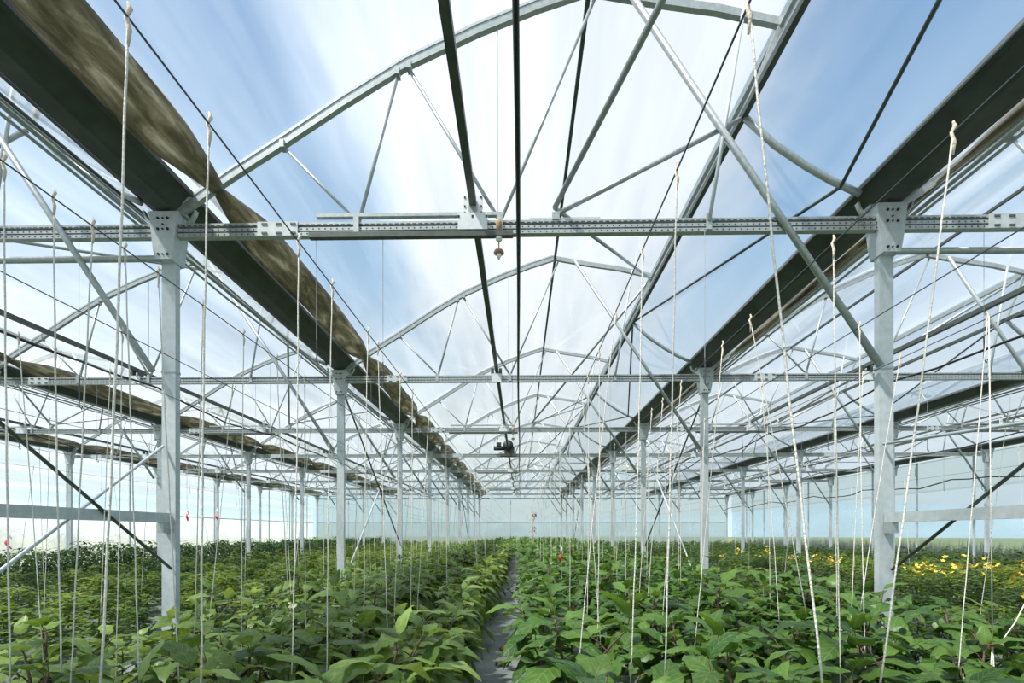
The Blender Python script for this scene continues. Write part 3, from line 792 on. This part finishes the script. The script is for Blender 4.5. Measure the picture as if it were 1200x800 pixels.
# bushes outside, seen through the milky skirt
for j, y in enumerate((17.6, 19.6, 22.4, 25.5, 29.5, 34)):
    b = MB(); r = random.Random(j)
    for q in range(220):
        d = Vector((r.gauss(0, 1), r.gauss(0, 1), r.gauss(0, 1))).normalized() * r.uniform(0.5, 1)
        Mx = Matrix.Translation((d.x * 0.6, d.y * 0.75, 0.85 + d.z * 0.7)) @ Euler((r.uniform(-1, 1), r.uniform(-1, 1), r.uniform(0, 6))).to_matrix().to_4x4() @ Matrix.Scale(r.uniform(0.14, 0.24), 4)
        b.add(low_leaf(), Mx)
    b.mi = 1; b.path([(0, 0, -0.06), (0, 0, 0.8)], [0.04, 0.02], 5)
    o = b.build('shrub', [M['bush'], M['stem']]); o.location = (XL - 1.9, y, 0); o.scale = (1, 1, r.uniform(0.8, 1.15))
    tag(o, 'dark shrub standing outside, blurred behind the milky skirt film', 'shrub', 'shrubs outside the wall')
# tall dried vine on its string in the deep green bed
p = at(625, 640, 24.0); e = empty('dried_vine', (p.x, p.y, 0))
MB().path([(0, 0, 0), (0.03, 0, 0.9), (-0.03, 0, 1.7), (0.02, 0, 2.55)], [0.02, 0.018, 0.014, 0.008], 5).build('stem', M['dry'], e, True)
r = random.Random(4)
dl = MB().add(low_leaf(), Matrix()).mesh('leaf', M['dry'])
for q in range(22):
    link('leaf', dl, e, M=Matrix.Translation((0, 0, r.uniform(1.0, 2.6))) @ Euler((r.uniform(-1.2, 0.2), 0, r.uniform(0, 6.28))).to_matrix().to_4x4() @ Matrix.Scale(r.uniform(0.12, 0.26), 4))
tag(e, 'tall dried brown vine rising above the deep green eggplants before the end wall', 'vine')
# fallen dry leaves on the mat path
for j, (px, py) in enumerate(((589, 760), (597, 708), (596, 690), (586, 778), (600, 672))):
    d = ray(px, py); p = Vector((0, 0, CAMZ)) + d * (-(CAMZ - 0.012) / d.z)
    o = link('fallen_leaf', LD[j % 5][0], None)
    b = MB().grid(lambda a, c: ((c - .5) * 0.09 * math.sin(math.pi * min(.98, a + .03)), (a - .5) * 0.16, 0.012 + 0.03 * abs(c - .5) + 0.012 * math.sin(a * 9 + j)), 5, 3)
    o.data = b.mesh('fallen_leaf', M['dry'], True); o.location = (p.x, p.y, 0.0); o.rotation_euler = (0, 0, j * 1.3)
    tag(o, 'curled brown fallen leaf lying on the grey mat path', 'leaf', 'fallen leaves on the path')

# ------------------------------------------------------------------ trellis wires and twines
HW = CAMZ + 1.25
wireX = {-0.95: 'first pale', -1.74: 'second pale', -2.48: 'third pale', -3.2: 'fourth pale', 0.54: 'first deep green', 1.35: 'second deep green', 2.06: 'third deep green', 2.72: 'fourth deep green',
         -5.2: 'tomato', -7.2: 'tomato', -9.2: 'tomato', 5.2: 'flowering', 7.2: 'flowering', 9.2: 'flowering'}
for x, nm in wireX.items():
    pts = [(x, YB + 0.05 + (YE - YB - 0.1) * i / 20, HW) for i in range(21)]
    if nm in ('tomato', 'flowering'): lab = 'thin dark trellis wire stretched over the %s' % ('small tomato plants' if nm == 'tomato' else 'yellow-flowered tomato beds')
    else: lab = 'thin dark trellis wire stretched over the %s eggplant row from the path' % nm
    tag(MB().path(pts, 0.0032, 5).build('trellis_wire', M['wire']), lab, 'wire', 'trellis wires')
kn = MB().path([(0, 0, 0.035), (0.006, 0, 0.02), (-0.005, 0, 0.0), (0.004, 0, -0.03), (0, 0, -0.07)], [0.003, 0.006, 0.0045, 0.0055, 0.003], 6)
KN = kn.mesh('knot', M['knot'], True)
def twine(x, y, q, rad, lab, grp, seed):
    """one twine from its wire down to point q (world)"""
    r = random.Random(seed); e = empty('twine', (x, y, HW)); dv = Vector(q) - Vector((x, y, HW)); n = 14
    sw = r.uniform(-.008, .008); pts = []
    for i in range(n + 1):
        f = i / n; p = dv * f; p.x += sw * math.sin(math.pi * f) + 0.0012 * math.sin(i * 2.1); pts.append(p)
    MB().path(pts, rad, 5).build('cord', M['rope'], e, True)
    link('knot', KN, e)
    return tag(e, lab, 'twine', grp)
def rowname(x):
    nm = wireX[x]
    return {'tomato': 'small tomato plants', 'flowering': 'flowering tomato plants'}.get(nm, '%s eggplant row from the path' % nm)
# twines read off the photograph: wire, x at its foot line y, (x, y) lower down
near = [(-0.95, 157, 20, 118, 800), (-0.95, 243, 145, 236, 800), (-0.95, 345, 283, 342, 790), (-0.95, 385, 335, 383, 800), (-0.95, 430, 390, 426, 800), (-0.95, 441, 405, 456, 800), (-0.95, 465, 440, 461, 760),
        (-1.74, 3, 190, 12, 800), (-1.74, 60, 232, 72, 785), (-1.74, 108, 265, 83, 800), (-1.74, 145, 292, 163, 800), (-1.74, 182, 320, 210, 800), (-1.74, 236, 358, 228, 745), (-1.74, 282, 392, 283, 800), (-1.74, 330, 420, 338, 700),
        (-3.2, 18, 395, 52, 800), (-3.2, 60, 412, 70, 720), (-3.2, 125, 437, 118, 720),
        (0.54, 871, 5, 964, 800), (0.54, 795, 200, 779, 800), (0.54, 757, 293, 739, 800), (0.54, 724, 365, 677, 790), (0.54, 705, 410, 700, 760), (0.54, 690, 440, 688, 730),
        (1.35, 1103, 155, 1032, 800), (1.35, 980, 285, 985, 800), (1.35, 885, 375, 945, 720), (1.35, 850, 405, 811, 790), (1.35, 800, 450, 774, 760), (1.35, 779, 470, 753, 780),
        (2.72, 1154, 373, 1122, 800), (2.72, 1010, 440, 995, 800), (2.72, 1050, 420, 1008, 716)]
for i, (x, px, py, qx, qy) in enumerate(near):
    y = F * (HW - CAMZ) / (HY - py) + 0.0172 * x
    p = Vector((x, y, HW)); q = at(qx, qy, y)
    if q.z < 0.25: q = p + (q - p) * ((HW - 0.25) / (HW - q.z))
    twine(x, y, q, 0.0029, 'pale twine hanging from the wire above the ' + rowname(x), 'twines over the ' + rowname(x), i)
r = random.Random(77); n = 0
ends = {x: max([F * 1.25 / (HY - py) for (xx, a, py, b_, c_) in near if xx == x] or [2.5]) for x in wireX}
for x in wireX:
    y = max(ends[x], abs(x) / 1.1) + 0.4
    while y < 30:
        if r.random() < 0.8 and n < 235:
            q = (x + r.gauss(0, 0.10), y + r.gauss(0, 0.12), r.uniform(0.3, 0.75))
            twine(x, y, q, 0.0026 + 0.00010 * y, 'pale twine hanging from the wire above the ' + rowname(x), 'twines over the ' + rowname(x), n + 500); n += 1
        y += (0.85 if abs(x) < 4 else 1.5) * r.uniform(0.7, 1.4) * (1 + y * 0.035)
# bundle of spare twine with a red tie
p = atX(1163, 755, 2.72); e = empty('twine_bundle', (p.x, p.y, 0.6))
for j, (dx, dy) in enumerate(((-0.010, 0), (0.010, 0.004), (0.0, -0.01), (0.004, 0.012))):
    MB().path([(dx * 2.5, dy, -0.1), (dx, dy, 0.06), (0, 0, p.z - 0.6)], 0.0032, 5).build('cord', M['rope'], e, True)
MB().path([(0, 0, p.z - 0.62), (-0.02, 0, HW - 0.6)], 0.0032, 5).build('cord', M['rope'], e, True)
TZ = p.z - 0.6 - 0.25
MB().path([(0.0, 0, TZ + 0.25), (0.06, 0, TZ + 0.28), (0.13, 0, TZ + 0.38), (0.19, 0, TZ + 0.50)], 0.0032, 5).build('loose_end', M['rope'], e, True)
MB().path([(q_[0], q_[1], TZ + 0.245) for q_ in ((-0.012, -0.012), (0.012, -0.012), (0.012, 0.012), (-0.012, 0.012), (-0.012, -0.012))], 0.004, 5).build('red_tie', M['red'], e, True)
tag(e, 'bunch of pale twines gathered by a red tie with a loose end', 'twine')
# red and white ribbon tags
for j, (px, py, y) in enumerate(((219, 603, -5.2), (254, 603, -5.2), (10, 632, -5.2), (657, 650, 0.54), (671, 643, 1.35))):
    p = atX(px, py, y); e = empty('ribbon_tag', p)
    def rb(a, c, o_=0): return (0.014 * math.sin(a * 4 + j) + (c - .5) * 0.035 * math.sin(0.4 + 2.4 * a), 0.015 * math.cos(a * 6), -0.10 + 0.12 * a + o_)
    MB().grid(lambda a, c: rb(a, c), 6, 2).build('red_ribbon', M['red'], e, True)
    MB().grid(lambda a, c: (rb(a, c, 0.10)[0] * 0.6 + 0.012, rb(a, c)[1], rb(a, c, 0.10)[2]), 6, 2).build('white_ribbon', M['ribbonwhite'], e, True)
    MB().tube((0.0, 0, 0.09), (0.0, 0, max(0.3, HW + 0.01 - p.z)), 0.0035, 5).build('cord', M['rope'], e)
    tag(e, 'red and white ribbon tag hanging on a twine over the ' + ('small tomato plants' if px < 400 else 'deep green eggplants'), 'ribbon', 'ribbon tags')
# thin plumb wires with dark hooks hanging from the chords
r = random.Random(21); hk = MB()
HANG = MB().tube((0, 0, 0), (0, 0, -1.35), 0.003, 4).mesh('wire', M['galv'])
HK = MB().path([(0, 0, -1.35), (0.004, 0, -1.5), (0.0, 0, -1.62), (0.03, 0, -1.66), (0.04, 0, -1.62)], 0.007, 5).mesh('hook', M['wire'])
for k in SPANS:
    for i in range(0, 6):
        for dx in ((-3.2, -2.3, -1.35, 0.9, 1.95, 3.1) if i < 3 else (-2.6, 1.6)):
            if r.random() < 0.8:
                e = empty('hanging_hook', (OX + 8 * k + dx + r.uniform(-.2, .2), Y1 + i * S - 0.05, HB - 0.06)); e.scale = (1, 1, r.uniform(0.75, 1.2))
                link('wire', HANG, e); link('hook', HK, e)
                tag(e, 'thin hanging wire with a small hook under a truss chord ' + tlab[k], 'hook', 'hanging hooks ' + tlab[k])
